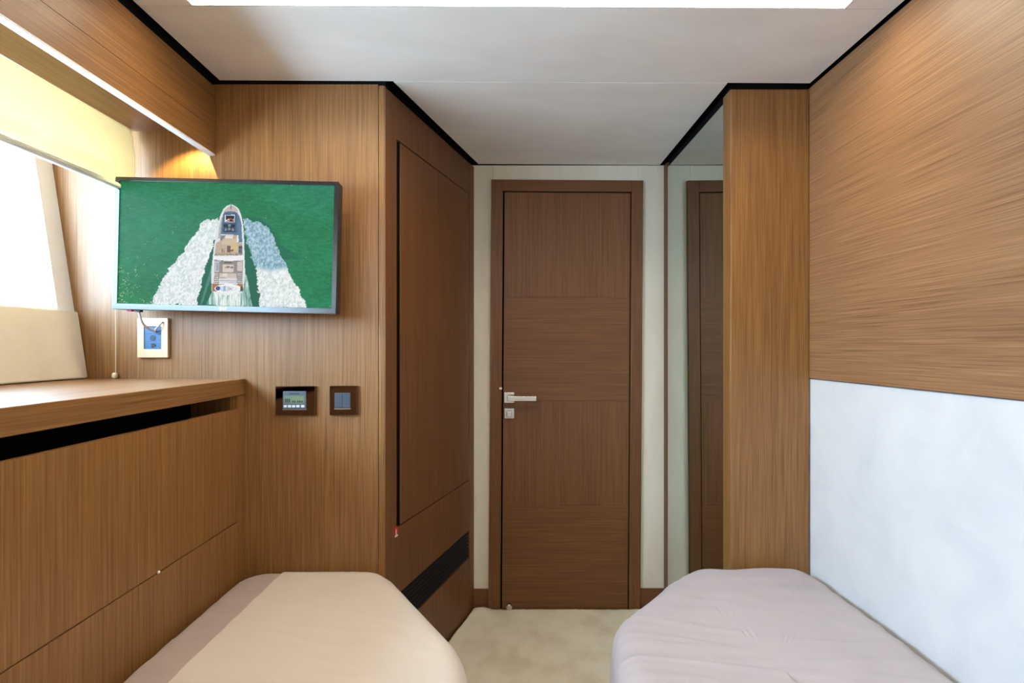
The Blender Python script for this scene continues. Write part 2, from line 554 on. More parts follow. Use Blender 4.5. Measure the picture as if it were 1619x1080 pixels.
for k in range(7):
    z = 0.2635 + k * 0.0165
    bm = bmesh.new()
    vs = []
    for s in (S0, S1 - 0.001):
        for (n_, zz) in ((-0.012, z + 0.006), (-0.001, z - 0.002), (-0.001, z + 0.0005), (-0.012, z + 0.009)):
            vs.append(bm.verts.new(wf(Vector((n_, s, zz)))))
    bm.faces.new(vs[0:4]); bm.faces.new(vs[4:8][::-1])
    for j in range(4):
        bm.faces.new((vs[j], vs[(j + 1) % 4], vs[4 + (j + 1) % 4], vs[4 + j]))
    finish('slat', bm, SLATM, g)
sx = 0.052
o = empty('sticker', (*(wf(Vector((0.0005, sx + 0.011, 0)))).xy, 0.566))
tag(o, 'tiny red sticker with a white mark, on the wardrobe below the door corner', 'sticker')
prism('backing', [(0.0002, sx), (0.0008, sx), (0.0008, sx + 0.022), (0.0002, sx + 0.022)], 0.572, 0.600, RED, o, wf)
bm = bmesh.new()
add_box(bm, 0.0009, 0.0012, sx + 0.009, sx + 0.0135, 0.573, 0.592, wf)
add_prism(bm, [(0.0009, sx + 0.003), (0.0012, sx + 0.003), (0.0012, sx + 0.021), (0.0009, sx + 0.021)], 0.568, 0.573, wf)
finish('printed_mark', bm, PAPER, o)

# ------------------------------------------------------------------ long cabinet under the window
r = empty('cabinet', (-1.05, 0.4, 0))
tag(r, 'long brown veneered cabinet under the window with a dark finger slot below its top', 'cabinet')
YC0 = YB + 0.01
top = box('cabinet_top', -1.335, XC, YC0, YT - 0.001, 1.0335, 1.082, WH, r, bev=0.0015)
box('front_panel', XC - 0.018, XC - 0.001, YC0, 1.5310, 0.6535, 0.993, WV, r, bev=0.001)
box('front_panel', XC - 0.018, XC - 0.001, YC0, 1.5310, 0.0, 0.6510, WV, r, bev=0.001)
box('stile', XC - 0.019, XC - 0.0005, 1.5325, YT - 0.001, 0.0, 1.0325, WV, r, bev=0.0008)
box('slot_end', XC - 0.14, XC - 0.020, 1.525, 1.552, 0.95, 1.033, WV, r)
box('carcass', XC - 0.45, XC - 0.020, YC0, 1.515, 0.0, 0.955, BLACK, r)
box('slot_back', XC - 0.16, XC - 0.145, YC0, 1.555, 0.955, 1.033, BLACK, r)
bm = bmesh.new()
bmesh.ops.create_uvsphere(bm, u_segments=12, v_segments=8, radius=0.0035, matrix=Matrix.Translation((XC, 1.184, 0.6535)))
finish('latch_stud', bm, PAPER, r, smooth=True)

# ------------------------------------------------------------------ roman blind
r = empty('window_blind', (-1.13, 0.45, 1.65))
tag(r, 'cream cloth blind gathered at the top of the window', 'blind')
bm = bmesh.new()
ny, nz = 120, 16
Y0c, Y1c = YB + 0.06, 1.556
front = {}
for j in range(nz + 1):
    v = j / nz
    for i in range(ny + 1):
        u = i / ny
        y = Y0c + (Y1c - Y0c) * u - (0.006 + 0.006 * v if (u == 1 and v > 0.2) else 0)
        z = 1.850 - v * 0.190 - 0.004 * math.sin(u * 23) * v
        x = -1.165 + 0.024 * v + 0.010 * math.sin(math.pi * v) + 0.006 * noise.noise(Vector((0, y * 5, v * 1.5))) * v
        x += 0.008 * noise.noise(Vector((3, y * 11, v * 4))) * v * v
        if v > 0.75: x -= (v - 0.75) * 0.03
        front[i, j] = bm.verts.new((x, y, z))
for j in range(nz):
    for i in range(ny):
        bm.faces.new((front[i, j], front[i + 1, j], front[i + 1, j + 1], front[i, j + 1]))
bmesh.ops.solidify(bm, geom=bm.faces[:], thickness=0.003)
finish('blind_cloth', bm, BLIND, r, smooth=True)
bm = bmesh.new()
add_tube(bm, [(-1.148, Y0c, 1.652), (-1.146, 0.5, 1.650), (-1.142, Y1c - 0.012, 1.651)], 0.0095, 12)
finish('hem_rail', bm, WHITE, r, smooth=True)
r = empty('blind_cord', (-1.222, YT - 0.006, 1.085))
tag(r, 'thin pull cord ending in an ivory bead just above the cabinet top', 'cord')
bm = bmesh.new()
add_tube(bm, [(-1.218, YT - 0.007, 1.10), (-1.218, YT - 0.007, 1.4), (-1.214, YT - 0.007, 1.845)], 0.0010, 6)
finish('string', bm, KNOBW, r)
bm = bmesh.new()
add_tube(bm, [(-1.218, YT - 0.010, 1.084), (-1.218, YT - 0.010, 1.087), (-1.218, YT - 0.010, 1.096), (-1.218, YT - 0.010, 1.101)], [0.004, 0.0075, 0.0075, 0.005], 14)
finish('bead', bm, KNOBW, r, smooth=True)

# ------------------------------------------------------------------ ceiling strip light and an added fill strip
def strip(yb, label):
    r = empty('ceiling_light', (0.02, yb - 0.017, 2.0))
    tag(r, label, 'light')
    up = lambda dz: (lambda x, y: ceil_z(x, y) + dz)
    y0, y1, x0, x1 = yb - 0.0335, yb - 0.0005, LX0 + 0.0005, LX1 - 0.0005
    bm = bmesh.new()                                       # recessed channel
    add_prism(bm, [(x0, y0), (x1, y0), (x1, y1), (x0, y1)], up(0.0115), up(0.014))
    for a, b, c, d in ((x0, x1, y0, y0 + 0.003), (x0, x1, y1 - 0.003, y1), (x0, x0 + 0.003, y0 + 0.003, y1 - 0.003), (x1 - 0.003, x1, y0 + 0.003, y1 - 0.003)):
        add_prism(bm, [(a, c), (b, c), (b, d), (a, d)], up(-0.0004), up(0.0115))
    finish('housing', bm, WHITE, r)
    prism('diffuser', [(x0 + 0.0035, y0 + 0.0035), (x1 - 0.0035, y0 + 0.0035), (x1 - 0.0035, y1 - 0.0035), (x0 + 0.0035, y1 - 0.0035)], up(0.0085), up(0.0110), LEDM, r)
    return r
LEDM = plain('led_diffuser', (0.9, 0.9, 0.9), 0.5, emit=(1.0, 0.86, 0.66), es=LED)
strip(1.2270, 'long slim white light strip across the ceiling at the top of the picture')
strip(-0.137, 'added slim fill light strip on the ceiling, unseen behind the viewpoint')  # added out of view as fill, a copy of the visible strip

# warm light hidden in the blind pocket
r = empty('pocket_light', (-0.955, 1.2, 1.84))
tag(r, 'slim warm light hidden above the board edge over the window', 'light')
box('channel', -0.975, -0.940, 0.0, 1.50, 1.843, 1.8495, WHITE, r)
l = lamp('pocket_strip_lamp', 'AREA', (-0.957, 0.75, 1.841), (0, 0, 0), WARM, POCKET_W, shape='RECTANGLE', size=0.012, size_y=1.45)
l2 = lamp('pocket_spot_lamp', 'SPOT', (-0.957, 1.46, 1.846), (math.radians(14), 0, 0), (1.0, 0.80, 0.36), SPOT_W, spot_size=math.radians(110), spot_blend=0.5, shadow_soft_size=0.006)

# ------------------------------------------------------------------ beds
def round_poly(pts, step=0.012):
    """pts: (x, y, radius) closed; returns a dense outline"""
    out = []
    n = len(pts)
    for i in range(n):
        p = Vector(pts[i][:2]); a = Vector(pts[i - 1][:2]); b = Vector(pts[(i + 1) % n][:2])
        rr = pts[i][2]
        da, db = (a - p).normalized(), (b - p).normalized()
        ang = da.angle(db)
        d = min(rr / math.tan(ang / 2), (a - p).length * 0.48, (b - p).length * 0.48)
        s, e = p + da * d, p + db * d
        re_ = d * math.tan(ang / 2)                       # true arc
        cen = p + (da + db).normalized() * (re_ / math.sin(ang / 2))
        v0, v1 = s - cen, e - cen
        tot = v0.angle_signed(v1)
        for k in range(13):
            a_ = -tot * k / 12
            out.append(cen + Vector((v0.x * math.cos(a_) - v0.y * math.sin(a_), v0.x * math.sin(a_) + v0.y * math.cos(a_))))
    res = []
    m = len(out)
    for i in range(m):
        a, b = out[i], out[(i + 1) % m]
        L = (b - a).length
        if L < 1e-5: continue
        k = max(1, int(L / step))
        for j in range(k):
            res.append(a.lerp(b, j / k))
    return res


def mattress_bm(pts, z0, z1, cx, ya, yb, r=0.06, off=0.0, wr=0.0, seed=0.0, bulge=0.0, extra=None):
    ol = round_poly(pts)
    n = len(ol)
    area = sum(ol[i].x * ol[(i + 1) % n].y - ol[(i + 1) % n].x * ol[i].y for i in range(n))
    sg = 1 if area > 0 else -1
    nor = []
    for i in range(n):
        d = ol[(i + 2) % n] - ol[i - 2]
        nor.append(Vector((d.y, -d.x)).normalized() * sg)
    rings = []
    prof = []
    for k in range(6):                              # side, from the bottom up
        t = k / 6
        prof.append((-bulge * math.sin(math.pi * (0.15 + 0.75 * t)), z0 + (z1 - r - z0) * t))
    for k in range(9):                              # rounded edge
        a = math.pi / 2 * k / 8
        prof.append((r * (1 - math.cos(a)) - bulge * 0.42 * (1 - k / 8), z1 - r * (1 - math.sin(a))))
    bm = bmesh.new()

    def wrinkle(x, y, z, t):
        h = 0
        if wr:
            h = wr * 0.9 * noise.noise(Vector((x * 3 + seed, y * 3, 0)))
            h += wr * 0.55 * noise.noise(Vector((x * 3.2 + seed, y * 22 + 4 * noise.noise(Vector((x * 2, y * 2, seed))), 1)))
            rd = 1 - abs(noise.noise(Vector((x * 2.2 + seed + 5, y * 13 + x * 2, 2))))
            h += wr * 0.55 * max(0, rd - 0.86) / 0.14
            h *= t
            if extra: h += extra(x, y) * t
        return h
    for (ins, z) in prof:
        t = 0 if z < z1 - r * 0.8 else (z - (z1 - r * 0.8)) / (r * 0.8)
        row = []
        for i in range(n):
            p = ol[i] - nor[i] * (ins - off)
            row.append(bm.verts.new((p.x, p.y, z + off + wrinkle(p.x, p.y, z, t))))
        rings.append(row)
    K = 26
    for k in range(1, K + 1):
        t = k / K
        row = []
        for i in range(n):
            p = ol[i] - nor[i] * (r - off)
            c = Vector((cx, min(max(p.y, ya), yb)))
            q = p.lerp(c, t * 0.995)
            row.append(bm.verts.new((q.x, q.y, z1 + off + wrinkle(q.x, q.y, z1, 1))))
        rings.append(row)
    for a, b in zip(rings, rings[1:]):
        for i in range(n):
            bm.faces.new((a[i], a[(i + 1) % n], b[(i + 1) % n], b[i]))
    bmesh.ops.remove_doubles(bm, verts=rings[-1], dist=0.004)
    es = [e for e in bm.edges if e.is_boundary and all(v.co.z > z1 - 0.03 for v in e.verts)]
    bmesh.ops.holes_fill(bm, edges=es, sides=0)
    return bm


LB = [(XC + 0.001, YB + 0.02, 0.08), (-0.090, YB + 0.02, 0.08), (-0.090, 1.13, 0.30), (-0.345, 1.512, 0.10), (-0.40, 1.570, 0.10), (XC + 0.001, 1.570, 0.10)]
r = empty('bed', (-0.45, 0.4, 0))
tag(r, 'single bed on the left with a cut foot corner and taupe fitted sheet', 'bed')
inset = lambda P, d: [(x + d * (1 if x < (P[0][0] + P[1][0]) / 2 else -1), y + (d if y < 0.4 else -d)) for x, y, _ in P]
prism('bed_base', inset(LB, 0.03), 0.0, 0.255, WH, r)
bm = mattress_bm(LB, 0.26, 0.497, -0.45, YB + 0.4, 1.15, r=0.055, wr=0.0035, seed=1.0, bulge=0.0)
finish('mattress', bm, TAUPE, r, smooth=True)
bm = mattress_bm(LB, 0.30, 0.497, -0.45, YB + 0.4, 1.15, r=0.055, off=0.0035, wr=0.0035, seed=1.0, bulge=0.006)
geo = bm.verts[:] + bm.edges[:] + bm.faces[:]
bmesh.ops.bisect_plane(bm, geom=geo, plane_co=(-0.703, 0, 0), plane_no=(-1, 0.012, 0), clear_outer=True)
for v in bm.verts: v.co.y = min(v.co.y, 1.5722)
bmesh.ops.recalc_face_normals(bm, faces=bm.faces)
lo_ = [v for v in bm.verts if not v.link_faces]
bmesh.ops.delete(bm, geom=lo_, context='VERTS')
o = finish('flat_sheet', bm, CREAM, smooth=True)
tag(o, 'smooth cream sheet spread over the left bed', 'sheet')

RB = [(0.215, YB + 0.02, 0.08), (XR - 0.007, YB + 0.02, 0.08), (XR - 0.007, 1.586, 0.075), (0.575, 1.586, 0.14), (0.47, 1.500, 0.14), (0.262, 1.270, 0.16), (0.232, 1.10, 0.3)]
r = empty('bed', (0.58, 0.4, 0))
tag(r, 'single bed on the right with a cut foot corner, against the white wall panel', 'bed')
prism('bed_base', [(0.26, YB + 0.05), (0.92, YB + 0.05), (0.92, 1.55), (0.60, 1.55), (0.31, 1.26), (0.27, 1.1)], 0.0, 0.255, WH, r)
def rip(x, y):
    e = 0.0
    if y > 1.2 and x > 0.45:
        e = 0.012 * max(0, (y - 1.30) / 0.3) * (0.5 + 0.9 * noise.noise(Vector((x * 7, y * 2, 4)))) 
    return e
bm = mattress_bm(RB, 0.26, 0.500, 0.58, YB + 0.4, 1.1, r=0.055, wr=0.0075, seed=9.0, bulge=0.010, extra=rip)
finish('mattress', bm, LILAC, r, smooth=True)

# ------------------------------------------------------------------ carpet
bm = bmesh.new()
nx, ny = 130, 200
g = {}
for j in range(ny + 1):
    y = 0.2 + (YD - 0.022 - 0.2) * j / ny
    tt = min(1, max(0, (y - 1.60) / 0.02))
    xl = (CX + SL * (y - CY) + 0.010) * tt + (1 - tt) * -0.112
    xr = (XM - 0.006) * tt + (1 - tt) * 0.252
    for i in range(nx + 1):
        x = xl + (xr - xl) * i / nx
        de = min((x - xl), (YD - 0.022 - y))
        z = 0.0115 + 0.0025 * noise.noise(Vector((x * 6, y * 6, 0))) + 0.0012 * noise.noise(Vector((x * 60, y * 60, 3)))
        cur = max(0, 1 - math.hypot((x + 0.118) / 0.050, (y - 2.235) / 0.045))
        z += 0.020 * cur
        if y > 1.9 and x < xl + 0.035: z += 0.010 * (1 - (x - xl) / 0.035) * (0.6 + noise.noise(Vector((0, y * 9, 1))))
        yy = y
        if j == ny and i > 4: yy += 0.0015 * noise.noise(Vector((x * 70, 0, 5)))
        g[i, j] = bm.verts.new((x, yy, max(z, 0.003)))
for j in range(ny):
    for i in range(nx):
        bm.faces.new((g[i, j], g[i + 1, j], g[i + 1, j + 1], g[i, j + 1]))
ext = bmesh.ops.extrude_face_region(bm, geom=bm.faces[:])
for v in [e for e in ext['geom'] if isinstance(e, bmesh.types.BMVert)]:
    v.co.z = 0.0002
o = finish('carpet', bm, CARPET, smooth=True)
tag(o, 'beige pile carpet on the floor between the beds and the door, worn and slightly stained', 'carpet')

# ------------------------------------------------------------------ television
TVC = Vector((-0.827, 1.475, 1.477))
TR = Matrix.Rotation(math.radians(1.30), 4, 'Y')
ttf = lambda p: TVC + TR @ p              # local x, depth, z about the front centre
TW, TH = 0.651, 0.386
r = empty('television', (TVC.x, TVC.y + 0.02, TVC.z - TH / 2))
tag(r, 'flat television on the wood wall showing a yacht on green water', 'television')
box('casing', -TW / 2, TW / 2, 0.004, 0.040, -TH / 2, TH / 2, DARKPL, r, ttf, bev=0.004)
bz, bb = 0.0125, 0.0165
sx0, sx1, sz0, sz1 = -TW / 2 + bz, TW / 2 - bz, -TH / 2 + bb, TH / 2 - 0.011
bm = bmesh.new()
add_box(bm, -TW / 2, TW / 2, 0.0, 0.008, -TH / 2, sz0, ttf, bev=0.0005)
add_box(bm, -TW / 2, TW / 2, 0.0, 0.008, sz1, TH / 2, ttf, bev=0.0005)
add_box(bm, -TW / 2, sx0, 0.0003, 0.008, -TH / 2 + 0.003, TH / 2 - 0.003, ttf)
add_box(bm, sx1, TW / 2, 0.0003, 0.008, -TH / 2 + 0.003, TH / 2 - 0.003, ttf)
finish('bezel', bm, GLOSSY, r)
box('wall_bracket', -0.10, 0.10, 0.040, YT - TVC.y - 0.003, -0.06, 0.06, DARKPL, r, ttf)
# emblem and letters under the screen
bm = bmesh.new()
lc = Vector((-0.0055, -0.0007, -TH / 2 + 0.0085))
def ltf(p): return ttf(lc + p)
vs = [bm.verts.new(ltf(Vector((-0.0035 + 0.0047 * math.cos(a), 0, 0.0047 * math.sin(a))))) for a in [2 * math.pi * k / 20 for k in range(20)]]
bm.faces.new(vs)
for x0, x1, z0, z1 in ((0.0030, 0.0044, -0.0036, 0.0036), (0.0044, 0.0075, -0.0036, -0.0022),
                       (0.0088, 0.0102, -0.0036, 0.0036), (0.0102, 0.0142, -0.0036, -0.0022), (0.0102, 0.0142, 0.0022, 0.0036),
                       (0.0128, 0.0142, -0.0036, 0.0006), (0.0116, 0.0142, -0.0006, 0.0006)):
    add_box(bm, x0, x1, -0.0002, 0.0005, z0, z1, ltf)
finish('emblem', bm, PAPER, r)

# the picture on the screen: a painted grid (flat print) that emits, being a display
GW, GH = 426, 240
uu, vv = np.meshgrid((np.arange(GW) + 0.5) / GW, (np.arange(GH) + 0.5) / GH)
PX = 70 + uu * 1420
PY = 97 + vv * 813 + 0.0175 * (PX - 70)
rng = np.random.RandomState(4)
def vnoise(x, y, seed=0):
    tb = np.random.RandomState(seed).rand(256, 256)
    xi, yi = np.floor(x).astype(int), np.floor(y).astype(int)
    fx_, fy_ = x - xi, y - yi
    fx_ = fx_ * fx_ * (3 - 2 * fx_); fy_ = fy_ * fy_ * (3 - 2 * fy_)
    g_ = lambda a, b: tb[b % 256, a % 256]
    return (g_(xi, yi) * (1 - fx_) + g_(xi + 1, yi) * fx_) * (1 - fy_) + (g_(xi, yi + 1) * (1 - fx_) + g_(xi + 1, yi + 1) * fx_) * fy_
def fbm(x, y, s=0, o_=4):
    r_, a, tot = 0, 1, 0
    for k in range(o_):
        r_ = r_ + a * vnoise(x * 2 ** k, y * 2 ** k, s + k); tot += a; a *= 0.6
    return r_ / tot
def inpoly(x, y, P):
    c = np.zeros(x.shape, bool)
    n = len(P)
    for i in range(n):
        x0, y0 = P[i]; x1, y1 = P[(i + 1) % n]
        if y0 == y1: continue
        m = ((y0 > y) != (y1 > y)) & (x < (x1 - x0) * (y - y0) / (y1 - y0) + x0)
        c ^= m
    return c
IMG = np.zeros((GH, GW, 3))
base = np.array([24, 122, 76.0]); lightg = np.array([62, 152, 112.0])
n1 = fbm(PX / 26 + PY / 60, PY / 9 - PX / 80, 1)
n0 = fbm(PX / 300, PY / 200, 11, 3)
IMG[:] = base
IMG += (n1[..., None] - 0.5) * np.array([34, 40, 36]) + (n0[..., None] - 0.5) * np.array([10, 26, 20])
tr_ = np.clip((PX - 900) / 600, 0, 1) * np.clip((420 - PY) / 320, 0, 1)
IMG += tr_[..., None] * np.array([14, 12, 30])
bl = np.clip((450 - PX) / 400, 0, 1) * np.clip((PY - 500) / 400, 0, 1)
IMG += bl[..., None] * np.array([-12, 2, -24])
spk = (np.random.RandomState(7).rand(GH, GW) > 0.93) & (fbm(PX / 40, PY / 40, 21) + bl * 0.5 > 0.80)
IMG[spk] = (190, 215, 150)
def mixin(mask, col):
    global IMG
    m = mask[..., None] if mask.ndim == 2 else mask
    IMG = IMG * (1 - m) + np.asarray(col, float) * m
def soft(P, amp=14, sc=30, sd=2):
    jx = (fbm(PX / sc, PY / sc, sd) - 0.5) * amp * 2
    jy = (fbm(PX / sc + 50, PY / sc + 9, sd + 5) - 0.5) * amp * 2
    return inpoly(PX + jx, PY + jy, P).astype(float)
# dark water next to the wake and the hull
mixin(soft([(905, 320), (1010, 345), (1080, 400), (1130, 500), (1200, 560), (1265, 600), (1150, 620), (900, 420)], 16, 40, 3) * 0.6, (18, 96, 74))
mixin(soft([(722, 400), (690, 520), (640, 700), (590, 915), (980, 930), (1015, 925), (985, 690), (940, 560), (900, 440)], 6, 20, 4) * 0.85, (22, 92, 66))
foam = fbm(PX / 10 + PY / 26, PY / 15 - PX / 30, 31, 5)
fcol = lambda a, b: a + (b - a) * np.clip((foam[..., None] - 0.30) / 0.35, 0, 1)
LWk = [(722, 343), (640, 352), (597, 385), (600, 418), (552, 468), (500, 560), (432, 640), (372, 720), (332, 810), (296, 915), (596, 918), (622, 770), (642, 690), (682, 560), (712, 480), (724, 400)]
mixin(soft(LWk, 22, 26, 6), fcol(np.array([196, 212, 208.]), np.array([244, 246, 246.])))
RWk = [(888, 345), (1000, 366), (1062, 398), (1078, 440), (1110, 500), (1142, 600), (1182, 640), (1216, 720), (1272, 830), (1322, 935), (1012, 930), (1000, 800), (985, 680), (950, 580), (905, 470)]
rm = soft(RWk, 20, 26, 7)
mixin(rm, fcol(np.array([196, 212, 208.]), np.array([246, 248, 248.])))
shd = rm * np.clip((700 - PY - np.abs(PX - 1080) * 0.2 + 40 * (foam - 0.5)) / 25, 0, 1)
mixin(shd, fcol(np.array([108, 156, 168.]), np.array([186, 208, 222.])))
# wash behind the stern
ws = soft([(700, 820), (655, 915), (962, 925), (925, 740), (905, 690), (880, 800)], 6, 16, 8)
str_ = fbm(PX / 7, PY / 60, 41)
mixin(ws * np.clip(0.35 + (str_ - 0.3) * 1.6, 0, 1), (205, 226, 222))
mixin(soft([(712, 840), (722, 920), (880, 925), (882, 840)], 3, 16, 9) * np.clip(0.4 + (str_ - 0.3) * 1.8, 0, 1), (240, 245, 242))
mixin(soft([(690, 640), (618, 912), (628, 912), (700, 700)], 4, 16, 9) * 0.4, (140, 185, 170))
# the yacht, in its own coordinates
QX, QY = (PX - 539.6) / 0.7687, (PY - 166) / 0.7687
bp = lambda P: inpoly(QX, QY, P).astype(float)
rc = lambda a, b, c, d: bp([(a, b), (c, b), (c, d), (a, d)])
hull = [(345, 108), (312, 120), (280, 152), (255, 210), (236, 290), (220, 390), (205, 500), (197, 600), (189, 690), (193, 780), (197, 855), (235, 877), (330, 888), (440, 880), (470, 852), (476, 780), (482, 690), (476, 600), (470, 480), (466, 390), (456, 290), (440, 210), (416, 150), (386, 122), (352, 108)]
mixin(bp(hull), (222, 224, 226))
hn = fbm(QX / 9, QY / 9, 51)
mixin(bp([(340, 120), (302, 148), (286, 172), (412, 172), (396, 140), (366, 120)]), (196, 180, 172))
mixin(rc(344, 95, 350, 150), (110, 120, 135))
mixin(bp([(268, 215), (250, 300), (240, 400), (262, 400), (276, 230)]), (178, 176, 176))
mixin(bp([(418, 200), (440, 270), (452, 435), (420, 435), (412, 200)]), (92, 122, 150))
mixin(bp([(292, 174), (345, 166), (400, 174), (414, 200), (418, 372), (262, 366), (274, 235), (281, 190)]), (84, 112, 138))
mixin(bp([(300, 185), (396, 185), (402, 350), (280, 350), (288, 230)]), (66, 92, 120))
mixin(rc(296, 198, 384, 262), (215, 222, 226))
mixin(rc(302, 204, 378, 256), (26, 26, 32))
mixin(rc(304, 230, 376, 254) * (hn > 0.48), (196, 120, 84))
mixin(rc(304, 234, 330, 254) * (hn > 0.5), (225, 225, 225))
mixin(rc(286, 278, 386, 306), (24, 28, 36)); mixin(rc(288, 312, 386, 344), (28, 34, 44))
for cx_, cy_ in ((305, 327), (336, 322), (368, 327), (338, 290)):
    mixin((((QX - cx_) / 12) ** 2 + ((QY - cy_) / 11) ** 2 < 1) * 0.8, (150, 170, 186))
mixin(bp([(262, 374), (415, 372), (420, 436), (452, 440), (457, 546), (214, 552), (226, 440), (258, 424)]), (188, 170, 146))
mixin(bp([(275, 408), (410, 404), (410, 455), (275, 455)]), (204, 184, 150))
mixin(bp([(262, 374), (302, 374), (302, 384), (276, 420), (262, 420)]), (120, 130, 138))
mixin(rc(304, 378, 370, 404), (226, 222, 214))
mixin(rc(402, 374, 416, 436), (232, 232, 230))
mixin(rc(320, 458, 412, 516), (208, 184, 132)); mixin(rc(320, 466, 350, 522), (110, 88, 70)); mixin(rc(272, 490, 300, 530) * (hn > 0.42), (150, 108, 78))
mixin(rc(352, 498, 378, 514), (120, 92, 70))
mixin(rc(422, 464, 453, 536), (66, 76, 88)); 
for k in range(4): mixin(rc(422, 478 + k * 15, 453, 481 + k * 15), (140, 148, 156))
mixin(bp([(216, 530), (300, 528), (455, 524), (457, 548), (215, 553)]) * (hn > 0.52), (140, 122, 104))
mixin(bp([(203, 553), (330, 558), (466, 546), (470, 588), (336, 596), (206, 584)]), (236, 236, 236))
mixin(bp([(214, 586), (336, 598), (464, 590), (462, 594), (336, 604), (214, 592)]), (90, 90, 94))
mixin(bp([(218, 598), (462, 598), (458, 790), (214, 790)]), (146, 134, 126))
mixin(rc(222, 602, 258, 690), (196, 200, 206)); mixin(rc(232, 612, 250, 684), (150, 156, 166))
mixin(rc(288, 626, 384, 692), (214, 198, 186)); mixin(rc(306, 640, 376, 658) * (hn > 0.45), (120, 96, 90)); mixin(rc(300, 604, 370, 616), (90, 84, 84))
mixin(rc(412, 602, 457, 682), (206, 192, 182)); mixin(rc(262, 702, 410, 742), (204, 190, 176)); mixin(rc(288, 704, 324, 730), (224, 214, 204))
for k in range(5):
    mixin(rc(214, 704 + k * 17, 252, 712 + k * 17), (206, 204, 204)); mixin(rc(416, 704 + k * 17, 458, 711 + k * 17), (196, 196, 198))
mixin(rc(256, 744, 412, 784), (216, 214, 216)); mixin(rc(262, 764, 408, 768), (150, 150, 154))
mixin(rc(202, 794, 466, 860), (168, 108, 62))
mixin(rc(262, 786, 420, 796), (236, 236, 236))
mixin((((QX - 338) / 116) ** 2 + ((QY - 834) / 39) ** 2 < 1), (238, 240, 242))
mixin((((QX - 330) / 86) ** 2 + ((QY - 836) / 24) ** 2 < 1) * (hn > 0.5), (196, 204, 210))
mixin((((QX - 250) / 20) ** 2 + ((QY - 832) / 19) ** 2 < 1), (62, 78, 120))
mixin(rc(294, 812, 318, 858), (150, 176, 206)); mixin(rc(330, 818, 346, 854), (216, 206, 196)); mixin(rc(346, 826, 368, 846), (170, 180, 192))
mixin((((QX - 455) / 14) ** 2 + ((QY - 836) / 22) ** 2 < 1), (80, 76, 78))
mixin(bp([(200, 860), (330, 876), (468, 858), (440, 882), (330, 892), (232, 880)]), (232, 232, 230))
IMG += (hn[..., None] - 0.5) * 26 * bp(hull)[..., None]
IMG = np.clip(IMG, 0, 255) / 255.0
LIN = np.where(IMG <= 0.04045, IMG / 12.92, ((IMG + 0.055) / 1.055) ** 2.4)
gx = np.linspace(sx0, sx1, GW + 1); gz = np.linspace(sz1, sz0, GH + 1)
VX, VZ = np.meshgrid(gx, gz)
R3 = np.array(TR.to_3x3())
P = np.stack([VX, np.full_like(VX, 0.0035), VZ], -1).reshape(-1, 3) @ R3.T
me = bpy.data.meshes.new('screen')
idx = np.arange((GW + 1) * (GH + 1)).reshape(GH + 1, GW + 1)
Fq = np.stack([idx[:-1, :-1], idx[1:, :-1], idx[1:, 1:], idx[:-1, 1:]], -1).reshape(-1, 4)
me.vertices.add(len(P)); me.vertices.foreach_set('co', P.ravel())
me.loops.add(Fq.size); me.loops.foreach_set('vertex_index', Fq.ravel())
me.polygons.add(len(Fq)); me.polygons.foreach_set('loop_start', np.arange(0, Fq.size, 4))
me.update(calc_edges=True)
ca = me.color_attributes.new('picture', 'FLOAT_COLOR', 'CORNER')
cc = np.concatenate([LIN, np.ones((GH, GW, 1))], -1).reshape(-1, 4)
ca.data.foreach_set('color', np.repeat(cc, 4, axis=0).ravel())
SCR, t, b = mat('screen_picture')
b.inputs['Base Color'].default_value = (0.01, 0.01, 0.01, 1)
b.inputs['Roughness'].default_value = 0.5
b.inputs['Specular IOR Level'].default_value = 0.03
at = t.nodes.new('ShaderNodeVertexColor'); at.layer_name = 'picture'
t.links.new(at.outputs[0], b.inputs['Emission Color'])
b.inputs['Emission Strength'].default_value = 0.97
me.materials.append(SCR)
o = bpy.data.objects.new('screen', me)
COL.objects.link(o)
o.parent = r
o.location = TVC - r.location

